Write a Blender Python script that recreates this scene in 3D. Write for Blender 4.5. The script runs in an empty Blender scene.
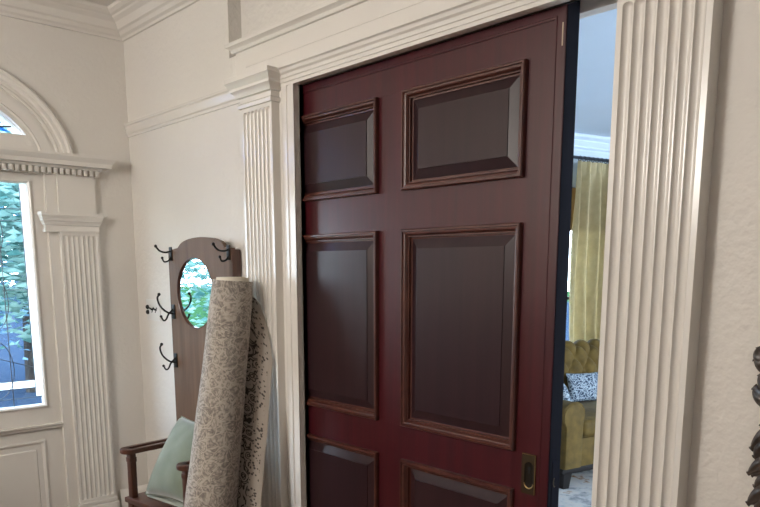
import bpy, bmesh, math, random
from math import sin, cos, pi, sqrt, radians
from mathutils import Vector, Matrix, noise
random.seed(7)
C = bpy.context.scene.collection
S = bpy.context.scene

# ------------------------------------------------------------------ helpers
def V(*a): return Vector(a)

ROOT = {}
def thing(name, label, cat, loc=(0, 0, 0), rotz=0.0, group=None):
    o = bpy.data.objects.new(name, None)
    C.objects.link(o)
    o.empty_display_size = 0.05
    o.location = loc
    o.rotation_euler = (0, 0, rotz)
    o['label'] = label
    o['category'] = cat
    if group: o['group'] = group
    ROOT[o.name] = (Matrix.Translation(Vector(loc)) @ Matrix.Rotation(rotz, 4, 'Z')).inverted()
    return o

def tag(o, label, cat, group=None, kind=None):
    if label: o['label'] = label
    if cat: o['category'] = cat
    if group: o['group'] = group
    if kind: o['kind'] = kind
    return o

def obj(name, bm, mat, parent=None, smooth=35, world=False):
    """link bm as one mesh object; world=True: bm is in world coordinates and is moved to the root's space"""
    if parent is not None:
        top = parent
        while top.parent is not None: top = top.parent
        if world and top.name in ROOT:
            bmesh.ops.transform(bm, matrix=ROOT[top.name], verts=bm.verts)
    bmesh.ops.recalc_face_normals(bm, faces=bm.faces)
    me = bpy.data.meshes.new(name)
    bm.to_mesh(me)
    bm.free()
    o = bpy.data.objects.new(name, me)
    C.objects.link(o)
    if mat: me.materials.append(mat)
    if smooth:
        me.polygons.foreach_set('use_smooth', [True] * len(me.polygons))
        me.set_sharp_from_angle(angle=radians(smooth))
    if parent is not None: o.parent = parent
    return o

def struct(name, bm, mat, parent=None, smooth=35):
    o = obj(name, bm, mat, parent, smooth)
    if parent is None: o['kind'] = 'structure'
    return o

def B(): return bmesh.new()

def box(bm, x0, x1, y0, y1, z0, z1, bev=0.0, M=None):
    vs = [bm.verts.new((x, y, z)) for z in (z0, z1) for y in (y0, y1) for x in (x0, x1)]
    fs = [(0, 2, 3, 1), (4, 5, 7, 6), (0, 1, 5, 4), (2, 6, 7, 3), (0, 4, 6, 2), (1, 3, 7, 5)]
    faces = [bm.faces.new([vs[i] for i in f]) for f in fs]
    if bev > 0:
        es = list({e for f in faces for e in f.edges})
        r = bmesh.ops.bevel(bm, geom=es, offset=bev, segments=2, affect='EDGES', profile=0.5)
        vs = list({v for f in r['faces'] for v in f.verts} | {v for v in vs if v.is_valid})
    if M is not None:
        bmesh.ops.transform(bm, matrix=M, verts=[v for v in vs if v.is_valid])
    return bm

def prism(bm, poly, axis, a, b):
    """extrude a 2D polygon along axis (0,1,2) from a to b"""
    def P(u, v, w):
        return {0: (w, u, v), 1: (u, w, v), 2: (u, v, w)}[axis]
    A = [bm.verts.new(P(u, v, a)) for u, v in poly]
    D = [bm.verts.new(P(u, v, b)) for u, v in poly]
    n = len(poly)
    bm.faces.new(A); bm.faces.new(D[::-1])
    for i in range(n):
        bm.faces.new((A[i], A[(i + 1) % n], D[(i + 1) % n], D[i]))
    return bm

def ring_prism(bm, outer, inner, axis, a, b):
    """plate with a hole: outer and inner loops have equal counts"""
    def P(u, v, w):
        return {0: (w, u, v), 1: (u, w, v), 2: (u, v, w)}[axis]
    n = len(outer)
    L = [[bm.verts.new(P(u, v, w)) for u, v in lp] for lp, w in ((outer, a), (inner, a), (outer, b), (inner, b))]
    for i in range(n):
        j = (i + 1) % n
        bm.faces.new((L[0][i], L[0][j], L[1][j], L[1][i]))
        bm.faces.new((L[2][i], L[3][i], L[3][j], L[2][j]))
        bm.faces.new((L[0][i], L[2][i], L[2][j], L[0][j]))
        bm.faces.new((L[1][i], L[1][j], L[3][j], L[3][i]))
    return bm

def sweep(bm, pts, N, prof, closed=False, side=1):
    """mitred sweep. prof = list of (lateral, normal) closed polygon; lateral = N x dir * side"""
    N = Vector(N).normalized()
    pts = [Vector(p) for p in pts]
    n = len(pts)
    lat = []
    m = n if closed else n - 1
    for i in range(m):
        d = (pts[(i + 1) % n] - pts[i]).normalized()
        lat.append(N.cross(d).normalized() * side)
    rings = []
    for i in range(n):
        if closed: l1, l2 = lat[i - 1], lat[i]
        else: l1, l2 = lat[max(i - 1, 0)], lat[min(i, m - 1)]
        mv = (l1 + l2) / (1 + l1.dot(l2))
        rings.append([bm.verts.new(pts[i] + mv * a + N * b) for a, b in prof])
    k = len(prof)
    for i in range(m):
        r1, r2 = rings[i], rings[(i + 1) % n]
        for j in range(k):
            bm.faces.new((r1[j], r1[(j + 1) % k], r2[(j + 1) % k], r2[j]))
    if not closed:
        bm.faces.new(rings[0]); bm.faces.new(rings[-1][::-1])
    return bm

def tube(bm, pts, rad, seg=10, cap=True):
    pts = [Vector(p) for p in pts]
    n = len(pts)
    if not hasattr(rad, '__len__'): rad = [rad] * n
    up = None
    rings = []
    for i in range(n):
        d = (pts[min(i + 1, n - 1)] - pts[max(i - 1, 0)]).normalized()
        if up is None:
            up = Vector((0, 0, 1)) if abs(d.z) < .9 else Vector((1, 0, 0))
        u = (up - d * up.dot(d)).normalized()
        w = d.cross(u)
        up = u
        rings.append([bm.verts.new(pts[i] + (u * cos(2 * pi * j / seg) + w * sin(2 * pi * j / seg)) * rad[i]) for j in range(seg)])
    for a, b in zip(rings, rings[1:]):
        for j in range(seg):
            bm.faces.new((a[j], a[(j + 1) % seg], b[(j + 1) % seg], b[j]))
    if cap:
        bm.faces.new(rings[0]); bm.faces.new(rings[-1][::-1])
    return bm

def ball(bm, c, r, sx=1, sy=1, sz=1, seg=12):
    m = Matrix.Translation(Vector(c)) @ Matrix.Diagonal((r * sx, r * sy, r * sz, 1))
    bmesh.ops.create_uvsphere(bm, u_segments=seg, v_segments=max(6, seg // 2 + 2), radius=1, matrix=m)
    return bm

def spline(pts, n):
    pts = [Vector(p) for p in pts]
    out = []
    m = len(pts) - 1
    for k in range(n):
        t = k / (n - 1) * m
        i = min(int(t), m - 1); f = t - i
        p0, p1, p2, p3 = pts[max(i - 1, 0)], pts[i], pts[i + 1], pts[min(i + 2, m)]
        out.append(.5 * ((2 * p1) + (-p0 + p2) * f + (2 * p0 - 5 * p1 + 4 * p2 - p3) * f * f + (-p0 + 3 * p1 - 3 * p2 + p3) * f ** 3))
    return out

def ellipse(cu, cv, a, b, n, t0=0, t1=2 * pi, end=False):
    k = n - 1 if end else n
    return [(cu + a * cos(t0 + (t1 - t0) * i / k), cv + b * sin(t0 + (t1 - t0) * i / k)) for i in range(n)]

# ------------------------------------------------------------------ materials
def mat(name, base=(.5, .5, .5), rough=.5, metal=0., spec=.5, coat=0., coat_rough=.1, sheen=0.):
    m = bpy.data.materials.new(name)
    m.use_nodes = True
    nt = m.node_tree
    p = nt.nodes['Principled BSDF']
    p.inputs['Base Color'].default_value = (*base, 1)
    p.inputs['Roughness'].default_value = rough
    p.inputs['Metallic'].default_value = metal
    p.inputs['Specular IOR Level'].default_value = spec
    p.inputs['Coat Weight'].default_value = coat
    p.inputs['Coat Roughness'].default_value = coat_rough
    p.inputs['Sheen Weight'].default_value = sheen
    return m, nt, p

def node(nt, t, **kw):
    n = nt.nodes.new(t)
    for k, v in kw.items():
        if k in n.inputs: n.inputs[k].default_value = v
        else: setattr(n, k, v)
    return n

def coords(nt, scale=(1, 1, 1), kind='Object', rot=(0, 0, 0)):
    tc = nt.nodes.new('ShaderNodeTexCoord')
    mp = nt.nodes.new('ShaderNodeMapping')
    mp.inputs['Scale'].default_value = scale
    mp.inputs['Rotation'].default_value = rot
    nt.links.new(tc.outputs[kind], mp.inputs['Vector'])
    return mp.outputs['Vector']

def ramp(nt, fac, stops):
    r = nt.nodes.new('ShaderNodeValToRGB')
    e = r.color_ramp.elements
    while len(e) < len(stops): e.new(0.5)
    for i, (pos, col) in enumerate(stops):
        e[i].position = pos
        e[i].color = (*col, 1) if len(col) == 3 else col
    nt.links.new(fac, r.inputs['Fac'])
    return r.outputs['Color']

def bump(nt, p, height, strength=.2, dist=.002):
    b = node(nt, 'ShaderNodeBump', Strength=strength, Distance=dist)
    nt.links.new(height, b.inputs['Height'])
    nt.links.new(b.outputs['Normal'], p.inputs['Normal'])

def paint(name, base, rough, bscale=0, bstr=.1, bdist=.001):
    m, nt, p = mat(name, base, rough)
    v = coords(nt)
    n = node(nt, 'ShaderNodeTexNoise', Scale=1.7, Detail=3)
    nt.links.new(v, n.inputs['Vector'])
    d = tuple(c * .95 for c in base)
    nt.links.new(ramp(nt, n.outputs['Fac'], [(.3, d), (.7, base)]), p.inputs['Base Color'])
    if bscale:
        n2 = node(nt, 'ShaderNodeTexNoise', Scale=bscale, Detail=2)
        nt.links.new(v, n2.inputs['Vector'])
        bump(nt, p, n2.outputs['Fac'], bstr, bdist)
    return m

def wood(name, dark, light, rough, scale=(30, 30, 1.6), coat=.2, bstr=.08, coat_rough=.15, spec=.5):
    m, nt, p = mat(name, light, rough, coat=coat, coat_rough=coat_rough, spec=spec)
    v = coords(nt, scale)
    n = node(nt, 'ShaderNodeTexNoise', Scale=1.0, Detail=5, Roughness=.6, Distortion=.4)
    nt.links.new(v, n.inputs['Vector'])
    nt.links.new(ramp(nt, n.outputs['Fac'], [(.3, dark), (.72, light)]), p.inputs['Base Color'])
    v2 = coords(nt, tuple(s * 4 for s in scale))
    n2 = node(nt, 'ShaderNodeTexNoise', Scale=1.0, Detail=3)
    nt.links.new(v2, n2.inputs['Vector'])
    bump(nt, p, n2.outputs['Fac'], bstr, .001)
    return m

M = {}
M['wall'] = paint('plaster_wall', (.74, .705, .655), .55, 42, .8, .004)
M['trim'] = paint('white_trim_paint', (.76, .725, .675), .22)
M['ceil'] = paint('ceiling_paint', (.74, .71, .66), .7)
M['blue_wall'] = paint('pale_blue_wall', (.56, .66, .76), .6)  # pale blue base colour of the parlor walls
M['blue_ceil'] = paint('blue_lit_ceiling', (.60, .71, .84), .6)  # blue of the window light is put into the ceiling and crown colour
M['mahogany'] = wood('mahogany', (.040, .0044, .0074), (.068, .0070, .0112), .34, (26, 26, 1.3), coat=.12, spec=.44)
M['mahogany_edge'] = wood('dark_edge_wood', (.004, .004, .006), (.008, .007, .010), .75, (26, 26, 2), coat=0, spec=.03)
M['mould_wood'] = wood('paler_moulding_wood', (.045, .011, .010), (.105, .034, .022), .33, (14, 14, 9), coat=.15)  # paler and browner than the door frame wood, on all sides alike
M['panel_wood'] = wood('panel_mahogany', (.022, .0095, .0115), (.034, .0135, .0165), .33, (22, 22, 1.1), coat=.08, spec=.34)
M['tree_wood'] = wood('hall_tree_oak', (.10, .052, .028), (.16, .088, .048), .5, (24, 24, 1.6), coat=.05, spec=.3)
M['tree_dark'] = wood('hall_tree_red_oak', (.05, .018, .012), (.10, .036, .02), .38, (24, 24, 1.8), coat=.2)
M['brass'] = mat('aged_brass', (.33, .23, .10), .38, 1.0)[0]
M['brass_dark'] = mat('tarnished_brass', (.075, .055, .033), .5, 1.0)[0]
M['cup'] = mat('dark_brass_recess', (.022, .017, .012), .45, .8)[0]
M['black'] = mat('black_hole', (.006, .006, .006), .8)[0]
M['iron'] = mat('black_iron', (.018, .016, .015), .42, .6)[0]
M['mirror'] = mat('mirror_glass', (.93, .95, .95), .015, 1.0)[0]
M['plate'] = mat('white_plastic', (.72, .71, .68), .3)[0]
M['lead'] = mat('lead_came', (.10, .11, .12), .45, .7)[0]
M['floor'] = wood('oak_floor', (.11, .055, .028), (.22, .12, .06), .3, (1.5, 22, 22), coat=.2)
M['white_out'] = mat('white_exterior_paint', (.85, .86, .88), .5)[0]
M['trunk'] = wood('bark', (.008, .006, .005), (.018, .014, .011), .9, (9, 9, 2), coat=0)
M['dark_leg'] = mat('dark_leg_wood', (.012, .009, .008), .55, spec=.2)[0]
M['rod'] = mat('dark_rod_metal', (.035, .04, .05), .4, .7)[0]
M['tape'] = mat('bare_wood_scar', (.45, .36, .27), .6)[0]

def glass_mat(name, tint=(1, 1, 1), refl=.06):
    m = bpy.data.materials.new(name); m.use_nodes = True
    nt = m.node_tree; nt.nodes.clear()
    out = nt.nodes.new('ShaderNodeOutputMaterial')
    t = node(nt, 'ShaderNodeBsdfTransparent', Color=(*tint, 1))
    g = node(nt, 'ShaderNodeBsdfGlossy', Roughness=.02)
    mx = node(nt, 'ShaderNodeMixShader', Fac=refl)
    nt.links.new(t.outputs[0], mx.inputs[1]); nt.links.new(g.outputs[0], mx.inputs[2])
    nt.links.new(mx.outputs[0], out.inputs['Surface'])
    return m
M['glass'] = glass_mat('window_glass', (.95, .98, 1.0))
M['blue_glass'] = glass_mat('blue_glass', (.22, .5, .95))
def frosted(name):
    m = bpy.data.materials.new(name); m.use_nodes = True
    nt = m.node_tree; nt.nodes.clear()
    out = nt.nodes.new('ShaderNodeOutputMaterial')
    t = node(nt, 'ShaderNodeBsdfTransparent', Color=(.95, .98, 1, 1))
    g = node(nt, 'ShaderNodeBsdfTranslucent', Color=(.95, .97, 1, 1))
    mx = node(nt, 'ShaderNodeMixShader', Fac=.7)
    nt.links.new(t.outputs[0], mx.inputs[1]); nt.links.new(g.outputs[0], mx.inputs[2])
    nt.links.new(mx.outputs[0], out.inputs['Surface'])
    return m
M['frost'] = frosted('bevelled_border_glass')

def velvet(name, a, b, rough=.75, sheen=.6):
    m, nt, p = mat(name, b, rough, sheen=sheen, spec=.3)
    v = coords(nt)
    n = node(nt, 'ShaderNodeTexNoise', Scale=14, Detail=4)
    nt.links.new(v, n.inputs['Vector'])
    nt.links.new(ramp(nt, n.outputs['Fac'], [(.3, a), (.7, b)]), p.inputs['Base Color'])
    n2 = node(nt, 'ShaderNodeTexNoise', Scale=500, Detail=1)
    nt.links.new(v, n2.inputs['Vector'])
    bump(nt, p, n2.outputs['Fac'], .25, .001)
    return m
M['gold_velvet'] = velvet('gold_velvet', (.066, .038, .005), (.13, .078, .013), .75, .03)
M['green_velvet'] = velvet('sage_velvet', (.125, .145, .088), (.165, .185, .118))
M['pad'] = velvet('pale_pad_cloth', (.36, .40, .33), (.44, .48, .40))
M['pad_top'] = M['pad']
M['curtain'] = velvet('gold_curtain_silk', (.55, .46, .27), (.68, .58, .36), .5, .05)
cm = M['curtain'].node_tree
ct = node(cm, 'ShaderNodeBsdfTranslucent', Color=(.75, .66, .38, 1)); cx_ = node(cm, 'ShaderNodeMixShader', Fac=.16)
cm.links.new(cm.nodes['Principled BSDF'].outputs[0], cx_.inputs[1]); cm.links.new(ct.outputs[0], cx_.inputs[2])
cm.links.new(cx_.outputs[0], cm.nodes['Material Output'].inputs['Surface'])
M['shade'] = velvet('woven_shade', (.38, .24, .09), (.55, .36, .15), .8, 0)

def pattern_cloth(name, a, b, scale):
    m, nt, p = mat(name, a, .85)
    v = coords(nt)
    w = node(nt, 'ShaderNodeTexNoise', Scale=scale * .5, Detail=2)
    nt.links.new(v, w.inputs['Vector'])
    mx = node(nt, 'ShaderNodeVectorMath', operation='MULTIPLY_ADD')
    mx.inputs[1].default_value = (.08, .08, .08)
    nt.links.new(w.outputs['Color'], mx.inputs[0]); nt.links.new(v, mx.inputs[2])
    vo = node(nt, 'ShaderNodeTexVoronoi', Scale=scale, feature='DISTANCE_TO_EDGE')
    nt.links.new(mx.outputs[0], vo.inputs['Vector'])
    nt.links.new(ramp(nt, vo.outputs['Distance'], [(.06, b), (.16, a)]), p.inputs['Base Color'])
    return m
M['cushion'] = pattern_cloth('blue_white_print', (.018, .035, .065), (.34, .39, .43), 44)

# leaves
def leaf_mat(name, a, b):
    m = bpy.data.materials.new(name); m.use_nodes = True
    nt = m.node_tree; nt.nodes.clear()
    out = nt.nodes.new('ShaderNodeOutputMaterial')
    g = node(nt, 'ShaderNodeNewGeometry')
    col = ramp(nt, g.outputs['Random Per Island'], [(0, a), (1, b)])
    d = node(nt, 'ShaderNodeBsdfDiffuse'); t = node(nt, 'ShaderNodeBsdfTranslucent')
    nt.links.new(col, d.inputs['Color']); nt.links.new(col, t.inputs['Color'])
    mx = node(nt, 'ShaderNodeMixShader', Fac=.4)
    nt.links.new(d.outputs[0], mx.inputs[1]); nt.links.new(t.outputs[0], mx.inputs[2])
    nt.links.new(mx.outputs[0], out.inputs['Surface'])
    return m
M['leaf'] = leaf_mat('green_leaves', (.05, .16, .15), (.32, .48, .44))
M['leaf_blue'] = leaf_mat('bluish_leaves', (.045, .13, .20), (.20, .34, .45))

# rug: UV u = metres along the rolled edge direction, v = metres along the roll
def rug_mat():
    m, nt, p = mat('woven_rug', (.4, .36, .32), .95, spec=.1, sheen=.2)
    v = coords(nt, (1, 1, 1), 'UV')
    # fine weave / damask
    w = node(nt, 'ShaderNodeTexNoise', Scale=9, Detail=3)
    nt.links.new(v, w.inputs['Vector'])
    ma = node(nt, 'ShaderNodeVectorMath', operation='MULTIPLY_ADD')
    ma.inputs[1].default_value = (.07, .07, 0)
    nt.links.new(w.outputs['Color'], ma.inputs[0]); nt.links.new(v, ma.inputs[2])
    vo = node(nt, 'ShaderNodeTexVoronoi', Scale=26, feature='DISTANCE_TO_EDGE')
    nt.links.new(ma.outputs[0], vo.inputs['Vector'])
    vo2 = node(nt, 'ShaderNodeTexVoronoi', Scale=95, feature='F1')
    nt.links.new(ma.outputs[0], vo2.inputs['Vector'])
    nf = node(nt, 'ShaderNodeTexNoise', Scale=16, Detail=5, Roughness=.75, Distortion=1.5)
    nt.links.new(v, nf.inputs['Vector'])
    strokes = ramp(nt, vo.outputs['Distance'], [(.03, (1, 1, 1)), (.10, (.1, .1, .1)), (.17, (.75, .75, .75)), (.26, (.15, .15, .15)), (.4, (.9, .9, .9))])
    speck = ramp(nt, vo2.outputs['Distance'], [(.2, (1, 1, 1)), (.65, (0, 0, 0))])
    m1 = node(nt, 'ShaderNodeMath', operation='MULTIPLY_ADD'); m1.inputs[1].default_value = .42
    nt.links.new(strokes, m1.inputs[0]); nt.links.new(nf.outputs['Fac'], m1.inputs[2])
    m2 = node(nt, 'ShaderNodeMath', operation='MULTIPLY_ADD'); m2.inputs[1].default_value = .34
    nt.links.new(speck, m2.inputs[0]); nt.links.new(m1.outputs[0], m2.inputs[2])
    field = ramp(nt, m2.outputs[0], [(.50, (.175, .155, .14)), (.74, (.285, .25, .22)), (1.0, (.45, .40, .345))])
    # dark scroll border
    wv2 = node(nt, 'ShaderNodeTexVoronoi', Scale=24, feature='F1')
    ma2 = node(nt, 'ShaderNodeVectorMath', operation='MULTIPLY_ADD')
    ma2.inputs[1].default_value = (.035, .035, 0)
    nt.links.new(w.outputs['Color'], ma2.inputs[0]); nt.links.new(v, ma2.inputs[2])
    nt.links.new(ma2.outputs[0], wv2.inputs['Vector'])
    wr = node(nt, 'ShaderNodeMath', operation='PINGPONG'); wr.inputs[1].default_value = .22
    nt.links.new(wv2.outputs['Distance'], wr.inputs[0])
    nn = node(nt, 'ShaderNodeTexNoise', Scale=60, Detail=2)
    nt.links.new(v, nn.inputs['Vector'])
    ad3 = node(nt, 'ShaderNodeMath', operation='MULTIPLY_ADD'); ad3.inputs[1].default_value = .22
    nt.links.new(nn.outputs['Fac'], ad3.inputs[0]); nt.links.new(wr.outputs[0], ad3.inputs[2])
    border = ramp(nt, ad3.outputs[0], [(.195, (.36, .31, .27)), (.225, (.040, .034, .030)), (.29, (.05, .042, .037)), (.32, (.34, .295, .255))])
    # thin dash border
    vd = node(nt, 'ShaderNodeTexVoronoi', Scale=75, feature='F1')
    nt.links.new(v, vd.inputs['Vector'])
    dash = ramp(nt, vd.outputs['Distance'], [(.32, (.09, .078, .07)), (.44, (.42, .365, .315))])
    sep = node(nt, 'ShaderNodeSeparateXYZ'); nt.links.new(v, sep.inputs[0])
    def gt(val):
        g = node(nt, 'ShaderNodeMath', operation='GREATER_THAN'); g.inputs[1].default_value = val
        nt.links.new(sep.outputs['X'], g.inputs[0]); return g.outputs[0]
    def mixc(fac, a, b):
        x = nt.nodes.new('ShaderNodeMix'); x.data_type = 'RGBA'
        nt.links.new(fac, x.inputs[0])
        nt.links.new(a, x.inputs[6])
        if hasattr(b, 'default_value') or hasattr(b, 'links'): nt.links.new(b, x.inputs[7])
        return x.outputs[2]
    plain = node(nt, 'ShaderNodeRGB'); plain.outputs[0].default_value = (.40, .35, .30, 1)
    c = mixc(gt(-.150), field, border)   # u measured back from the outer edge (0)
    c = mixc(gt(-.062), c, dash)
    c = mixc(gt(-.016), c, plain.outputs[0])
    # two narrow stripes near the top end (v metres from the top)
    nt.links.new(c, p.inputs['Base Color'])
    n2 = node(nt, 'ShaderNodeTexNoise', Scale=420, Detail=1)
    nt.links.new(v, n2.inputs['Vector'])
    bump(nt, p, n2.outputs['Fac'], .6, .003)
    return m
M['rug'] = rug_mat()
M['rug_back'] = velvet('rug_cream_backing', (.60, .55, .46), (.74, .68, .58), .9, 0)

def floor_rug_mat():
    m, nt, p = mat('mottled_rug', (.5, .5, .5), .9, spec=.1)
    v = coords(nt)
    n = node(nt, 'ShaderNodeTexNoise', Scale=7, Detail=5, Roughness=.65)
    nt.links.new(v, n.inputs['Vector'])
    nt.links.new(ramp(nt, n.outputs['Fac'], [(.34, (.20, .20, .21)), (.47, (.46, .43, .40)), (.57, (.52, .46, .40)), (.66, (.26, .11, .05))]), p.inputs['Base Color'])
    return m
M['floor_rug'] = floor_rug_mat()
M['carved'] = wood('carved_walnut', (.014, .010, .008), (.085, .060, .044), .40, (40, 40, 12), coat=.15)
M['grass'] = paint('lawn', (.020, .055, .022), .9)
M['drive'] = paint('asphalt_drive', (.020, .033, .055), .8)
for k_ in ('grass', 'drive'): M[k_].node_tree.nodes['Principled BSDF'].inputs['Specular IOR Level'].default_value = 0.0

# ------------------------------------------------------------------ measured frame (metres, camera above the origin)
WY = 1.775          # hall face of the door wall
PY = 1.72           # face of the fluted pilasters
CY = 1.745          # face of casing and header
DY = 1.80           # face of the sliding door
WB = 1.92           # other face of the door wall
XF = -3.926         # hall face of the front wall
CH = 2.80           # hall ceiling
XR = 3.4            # wall behind the camera
YL = -2.3           # wall opposite the sliding door
OZ = 2.205          # underside of the door head
JL = -2.385         # left jamb
JR = -1.000         # right jamb

# ------------------------------------------------------------------ hall shell
bm = B(); box(bm, XF - .15, XR + .15, YL - .15, WB, -.08, 0); struct('floor', bm, M['floor'])
bm = B(); box(bm, XF - .15, XR + .15, YL - .15, WB, CH, CH + .1); struct('ceiling', bm, M['ceil'])

# door wall: two skins with the pocket between, solid right part, recess above the door
RX0, RX1, RZ0, RY = -2.881, -.52, 2.40, 1.84
bm = B()
box(bm, XF - .15, JL, WY, 1.79, 0, OZ)
box(bm, XF - .15, JL, 1.88, WB, 0, OZ)
box(bm, XF - .15, -2.95, 1.79, 1.88, 0, OZ)
box(bm, JR, XR, WY, WB, 0, OZ)
box(bm, XF - .15, JR, WY, 1.79, OZ, 2.30)
box(bm, XF - .15, JR, 1.88, WB, OZ, 2.30)
box(bm, JR, XR, WY, WB, OZ, 2.30)
box(bm, XF - .15, XR, WY, WB, 2.30, RZ0)
box(bm, XF - .15, RX0, WY, WB, RZ0, CH)
box(bm, RX0, RX1, RY, WB, RZ0, CH)
box(bm, RX1, XR, WY, WB, RZ0, CH)
struct('wall_right', bm, M['wall'], smooth=0)

# front wall with a door opening and a fanlight opening
AY, AZ = .86, 2.02
FA, FB, FZ = .43, .31, 2.155
DO0, DO1, DOT = .40, 1.32, 2.00
bm = B()
box(bm, XF - .15, XF, YL - .15, DO0, 0, FZ)
box(bm, XF - .15, XF, DO1, WB, 0, FZ)
box(bm, XF - .15, XF, DO0, DO1, DOT, FZ)
t0 = math.asin((FZ - AZ) / FB)
arc = ellipse(AY, AZ, FA, FB, 33, t0, pi - t0, True)
for (y0, z0), (y1, z1) in zip(arc, arc[1:]):
    prism(bm, [(y0, z0), (y1, z1), (y1, CH), (y0, CH)], 0, XF - .15, XF)
box(bm, XF - .15, XF, arc[0][0], WB, FZ, CH)
box(bm, XF - .15, XF, YL - .15, arc[-1][0], FZ, CH)
struct('wall_front', bm, M['wall'], smooth=0)
bm = B(); box(bm, XR, XR + .15, YL - .15, WB, 0, CH); struct('wall_back', bm, M['wall'], smooth=0)
# opposite wall with an unseen window added to let daylight in
WX0, WX1, WZ0, WZ1 = 2.35, 2.9, 1.0, 2.2
bm = B()
box(bm, XF, WX0, YL - .15, YL, 0, CH); box(bm, WX1, XR, YL - .15, YL, 0, CH)
box(bm, WX0, WX1, YL - .15, YL, 0, WZ0); box(bm, WX0, WX1, YL - .15, YL, WZ1, CH)
struct('wall_left', bm, M['wall'], smooth=0)
bm = B(); box(bm, XF, -2.7, YL, -.25, 0, 1.25, .004); struct('dark_reflect_block', bm, M['tree_dark'], smooth=0)  # unseen dark block added so the lower sliding door reflects something dark
bm = B()
ring_prism(bm, [(WX0, WZ0), (WX1, WZ0), (WX1, WZ1), (WX0, WZ1)], [(WX0 + .06, WZ0 + .06), (WX1 - .06, WZ0 + .06), (WX1 - .06, WZ1 - .06), (WX0 + .06, WZ1 - .06)], 1, YL - .1, YL - .04)
for k in (1, 2):
    x = WX0 + (WX1 - WX0) * k / 3
    box(bm, x - .03, x + .03, YL - .1, YL - .04, WZ0 + .05, WZ1 - .05)
wl = struct('added_window', bm, M['trim'], smooth=0)
bm = B(); box(bm, WX0 + .05, WX1 - .05, YL - .072, YL - .068, WZ0 + .05, WZ1 - .05)
obj('pane', bm, M['glass'], wl, smooth=0)

bm = B(); box(bm, -2.05, -.55, YL, YL + .05, 0, 2.06, .004)  # unseen dark door shape added to darken reflections in the panel bevels
for x0_, x1_ in ((-1.92, -1.37), (-1.23, -.68)):
    for z0_, z1_ in ((.2, .85), (.98, 1.62), (1.74, 1.96)): box(bm, x0_, x1_, YL + .04, YL + .062, z0_, z1_, .008)
struct('dark_reflect_slab', bm, M['mahogany'], smooth=0)
# crown moulding
crown = [(0, 0), (0, -.110), (.012, -.110), (.016, -.100), (.030, -.092), (.040, -.078), (.052, -.072), (.070, -.045), (.092, -.032), (.098, -.026), (.112, -.022), (.130, -.012), (.136, 0)]
bm = B(); sweep(bm, [(XR, WY, CH), (XF, WY, CH), (XF, YL, CH)], (0, 0, 1), crown)
struct('trim_1', bm, M['trim'], smooth=12)
# crown inside the recess is behind the moulding; picture rail on the door wall
rail = [(0, 0), (0, .068), (.024, .068), (.024, .058), (.018, .052), (.018, .042), (.012, .030), (.012, .018), (.007, .012), (.007, 0)]
bm = B(); sweep(bm, [(-2.70, WY, 2.205), (XF, WY, 2.205)], (0, 0, 1), rail)
struct('trim_2', bm, M['trim'])
base = [(0, 0), (.022, 0), (.022, .215), (.017, .225), (.017, .238), (.011, .252), (.004, .262), (0, .262)]
bm = B(); sweep(bm, [(-2.70, WY, 0), (XF, WY, 0), (XF, 1.60, 0)], (0, 0, 1), base)
struct('baseboard_right', bm, M['trim'])
bm = B(); sweep(bm, [(XR, WY, 0), (-.76, WY, 0)], (0, 0, 1), base)
struct('baseboard_hall', bm, M['trim'])

# ------------------------------------------------------------------ fluted shaft (grid height map)
def fluted(bm, x0, x1, y, thick, z0, z1, nfl, edge, depth, back=None):
    """shaft whose face is the plane y (facing -y)"""
    span = (x1 - x0) - 2 * edge
    pitch = span / nfl
    r = pitch * .44
    xs = [x0, x0 + .002]
    fl = []
    for k in range(nfl):
        c = x0 + edge + pitch * (k + .5)
        for i in range(11):
            xs.append(c - r * cos(pi * i / 10)); fl.append((len(xs) - 1, c))
    xs += [x1 - .002, x1]
    cof = {i: c for i, c in fl}
    EM = .016
    zs = [z0, z0 + .002] + [z0 + EM + r - r * cos(pi / 2 * i / 6) for i in range(7)]
    zs += [z0 + (z1 - z0) * k / 6 for k in range(1, 6)]
    zs += [z1 - EM - r + r * sin(pi / 2 * i / 6) for i in range(7)] + [z1 - .002, z1]
    zs = sorted(set(round(q, 5) for q in zs))
    za, zb = z0 + EM + r, z1 - EM - r
    grid = []
    for z in zs:
        row = []
        for i, x in enumerate(xs):
            d = 0
            if i in cof:
                u = (x - cof[i]) / r
                w = max(0, za - z, z - zb) / r
                d = depth * sqrt(max(0, 1 - u * u - w * w))
            yy = y + d
            row.append(bm.verts.new((x, yy, z)))
        grid.append(row)
    for a, b in zip(grid, grid[1:]):
        for i in range(len(xs) - 1):
            bm.faces.new((a[i], a[i + 1], b[i + 1], b[i]))
    yb = y + thick
    bl = [[bm.verts.new((x, yb, z)) for x in (x0, x1)] for z in (z0, z1)]
    bm.faces.new([r_[0] for r_ in grid] + [bl[1][0], bl[0][0]])
    bm.faces.new([r_[-1] for r_ in grid][::-1] + [bl[0][1], bl[1][1]])
    bm.faces.new(grid[0] + [bl[0][1], bl[0][0]])
    bm.faces.new(grid[-1][::-1] + [bl[1][0], bl[1][1]])
    bm.faces.new((bl[0][0], bl[0][1], bl[1][1], bl[1][0]))
    return bm

cap_prof = [(0, 0), (.010, 0), (.012, .006), (.012, .014), (.003, .022), (.003, .040), (.016, .042), (.020, .054), (.030, .064), (.034, .066), (.034, .076), (.040, .084), (.047, .096), (.050, .098), (.050, .115), (0, .115)]

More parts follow.
